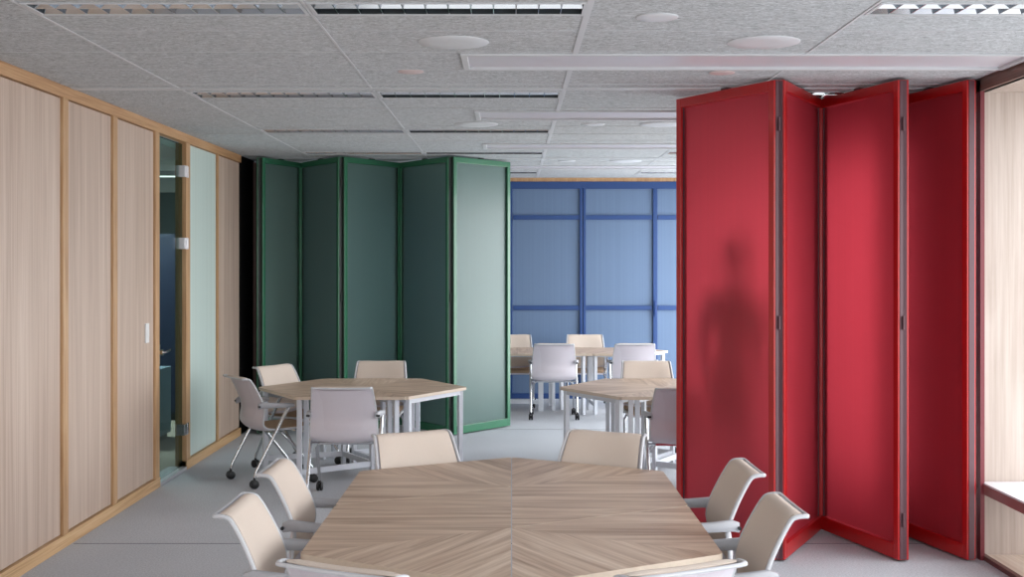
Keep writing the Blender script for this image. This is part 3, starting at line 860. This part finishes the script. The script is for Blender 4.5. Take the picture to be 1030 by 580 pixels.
# ------------------------------------------------------------------ person standing behind the first red panel
def skin_body(name, joints, edges, mat, parent, root, sub=2):
    me = bpy.data.meshes.new(name); me.from_pydata([j[0] for j in joints], edges, []); me.materials.append(mat)
    o = bpy.data.objects.new(name, me); COL.objects.link(o)
    if parent: o.parent = parent
    sk = o.modifiers.new('skin', 'SKIN'); sk.use_smooth_shade = True
    for i, j in enumerate(joints):
        r = j[1] if isinstance(j[1], tuple) else (j[1], j[1])
        me.skin_vertices[0].data[i].radius = r; me.skin_vertices[0].data[i].use_root = (i == root)
    s_ = o.modifiers.new('sub', 'SUBSURF'); s_.levels = sub; s_.render_levels = sub
    return o
def build_person(loc, rz):
    root = empty('person', loc, rz)
    J = [((0, 0, .98), (.155, .11)), ((0, 0, 1.12), (.135, .10)), ((0, .01, 1.30), (.155, .115)), ((0, .0, 1.46), (.15, .10)), ((0, .0, 1.545), (.065, .06)), ((0, .015, 1.62), (.055, .055))]
    Ed = [(0, 1), (1, 2), (2, 3), (3, 4), (4, 5)]
    for s in (-1, 1):
        b = len(J)
        J += [((s*.19, 0, 1.47), .06), ((s*.25, -.01, 1.36), .052), ((s*.30, -.01, 1.18), .044), ((s*.315, .03, 1.05), .038), ((s*.32, .07, .94), .028)]
        Ed += [(3, b), (b, b+1), (b+1, b+2), (b+2, b+3), (b+3, b+4)]
        c = len(J)
        J += [((s*.10, 0, .90), .095), ((s*.115, .0, .72), .08), ((s*.125, .01, .50), .058), ((s*.13, -.01, .32), .055), ((s*.135, -.02, .10), .042), ((s*.14, -.01, .05), .045), ((s*.155, .13, .035), .034)]
        Ed += [(0, c)] + [(c+k, c+k+1) for k in range(6)]
    body = skin_body('body', J, Ed, M['cloth_dark'], root, 0)
    # head with face
    h = MB(); prof = []
    vs = []; fs = []; nl, ns_ = 14, 20
    for i in range(nl+1):
        t = PI*i/nl
        for k in range(ns_):
            a = 2*PI*k/ns_
            w = .076*(1-.18*max(0, math.cos(PI-t))); d = .098
            x = math.sin(t)*math.cos(a)*w; y = math.sin(t)*math.sin(a)*d; z = -math.cos(t)*.122
            if z < -.04 and y > 0: y *= .92
            if abs(x) < .014 and y > .06 and -.045 < z < .01: y += .022*(1-abs(z+.02)/.035)
            vs.append((x, y+.02, 1.745+z))
    for i in range(nl):
        for k in range(ns_):
            l = (k+1) % ns_; fs.append((i*ns_+k, i*ns_+l, (i+1)*ns_+l, (i+1)*ns_+k))
    h.add(vs, fs)
    for s in (-1, 1):
        h.tube([(s*.074, .01, 1.715), (s*.084, .0, 1.735), (s*.082, .005, 1.765)], [.006, .010, .007], 8)
    h.tube([(-.024, .107, 1.685), (0, .115, 1.684), (.024, .107, 1.685)], [.003, .006, .003], 8)
    head = h.build('head', M['skin'], root, smooth=True, sub=1)
    for s in (-1, 1):
        e = MB(); e.lathe([(.001, -.009), (.008, -.004), (.009, 0), (.008, .004), (.001, .009)], 12, (s*.031, .104, 1.752)); e.build('eye', M['eye'], head, smooth=True)
    hr = MB(); vs = []; fs = []
    for i in range(9):
        t = PI*.5*i/8*1.15
        for k in range(20):
            a = 2*PI*k/20; back = max(0, -math.sin(a))
            r = 1.09
            zz = math.cos(t)*.133
            if back > 0: zz -= back*.05*(i/8)
            vs.append((math.sin(t)*math.cos(a)*.076*r, math.sin(t)*math.sin(a)*.098*r + .014, 1.768+zz*.9))
    for i in range(8):
        for k in range(20):
            l = (k+1) % 20; fs.append((i*20+k, i*20+l, (i+1)*20+l, (i+1)*20+k))
    hr.add(vs, fs); hr.build('hair', M['hair'], root, smooth=True)
    # hands
    for s in (-1, 1):
        hj = [((s*.32, .07, .95), .026), ((s*.322, .085, .905), (.018, .036)), ((s*.322, .095, .87), (.014, .036))]
        he = [(0, 1), (1, 2)]
        for q, (dy, ln) in enumerate(((.028, .070), (.010, .080), (-.009, .074), (-.026, .058))):
            b = len(hj)
            hj += [((s*.322, .098+dy, .855), .0095), ((s*.317, .103+dy, .855-ln*.5), .0088), ((s*.308, .100+dy, .855-ln), .0072)]
            he += [(2, b), (b, b+1), (b+1, b+2)]
        b = len(hj); hj += [((s*.31, .125, .905), .011), ((s*.303, .142, .878), .010), ((s*.30, .147, .852), .008)]
        he += [(1, b), (b, b+1), (b+1, b+2)]
        skin_body('hand', hj, he, M['skin'], root, 0, 1)
    for s in (-1, 1):
        sh = MB(); sh.tube([(s*.138, -.075, .045), (s*.14, -.04, .055), (s*.148, .04, .05), (s*.158, .13, .038), (s*.164, .18, .03)], [.030, .043, .044, .042, .024], 14, flat=.9)
        sh.build('shoe', M['black'], root, smooth=True)
    tag(root, 'person in dark clothes standing behind the nearest red panel, seen as a blurred silhouette', 'person')
    return root
build_person((1.60, 8.50, .0), math.radians(-60)).scale = (1.03, 1.03, 1.04)

# ------------------------------------------------------------------ light
w = bpy.data.worlds.new('sky'); scene.world = w; w.use_nodes = True
nt = w.node_tree; bg = nt.nodes['Background']
tc = nt.nodes.new('ShaderNodeTexCoord'); sp = nt.nodes.new('ShaderNodeSeparateXYZ'); rp = nt.nodes.new('ShaderNodeValToRGB')
nt.links.new(tc.outputs['Generated'], sp.inputs[0]); 
mr = nt.nodes.new('ShaderNodeMapRange'); mr.inputs['From Min'].default_value = -1; nt.links.new(sp.outputs['Z'], mr.inputs['Value'])
nt.links.new(mr.outputs[0], rp.inputs['Fac']); nt.links.new(rp.outputs[0], bg.inputs['Color'])
e = rp.color_ramp.elements; e[0].position = .40; e[0].color = (.42, .42, .42, 1); e[1].position = .56; e[1].color = (.95, .975, 1, 1)
bg.inputs['Strength'].default_value = 5.8
def area(name, loc, sx, sy, direction, power=0, portal=False, col=(1, 1, 1)):
    l = bpy.data.lights.new(name, 'AREA'); l.shape = 'RECTANGLE'; l.size = sx; l.size_y = sy; l.energy = power; l.color = col
    l.cycles.is_portal = portal
    o = bpy.data.objects.new(name, l); COL.objects.link(o); o.location = loc
    o.rotation_euler = Vector(direction).to_track_quat('-Z', 'Y').to_euler()
    return o
area('sky_portal', (NX+.16, (NEAR+7.42)/2, 1.43), 2.7, 7.42-NEAR, (-1, 0, 0), portal=True)
area('sky_portal', (WX+.2, 10.75, 1.39), 2.66, 4.0, (-1, 0, 0), portal=True)
area('sky_portal', (WX+.2, 14.6, 1.39), 2.66, 2.9, (-1, 0, 0), portal=True)
area('sky_portal', (.5, NEAR-.12, 1.55), 4.2, 2.1, (0, 1, 0), portal=True)
area('far_window_light', (WX+.25, 14.6, 1.39), 2.6, 2.8, (-1, 0, 0), 75, col=(.97, .99, 1))
area('mid_window_light', (WX+.25, 10.75, 1.39), 2.6, 4.0, (-1, 0, 0), 22, col=(.98, .99, 1))
area('office_lamp', (-4.6, 13.0, 2.6), 1.2, .4, (0, 0, -1), 170)

# ------------------------------------------------------------------ camera
cam = bpy.data.cameras.new('camera'); co = bpy.data.objects.new('camera', cam); COL.objects.link(co)
co.location = (0, 0, EYE); co.rotation_euler = (PI/2, 0, 0)
cam.sensor_width = 36; cam.lens = 1240/1030*36; cam.shift_y = -26.5/1030; cam.shift_x = .5/1030
cam.clip_start = .05
scene.camera = co
scene.view_settings.view_transform = 'Standard'
scene.view_settings.look = 'None'
scene.view_settings.exposure = 0
scene.cycles.max_bounces = 10; scene.cycles.diffuse_bounces = 6; scene.cycles.glossy_bounces = 5; scene.cycles.transmission_bounces = 6
scene.cycles.use_denoising = True
scene.cycles.use_fast_gi = True; scene.cycles.fast_gi_method = 'ADD'
w.light_settings.ao_factor = .09; w.light_settings.distance = 2.0
scene.cycles.sample_clamp_indirect = 8
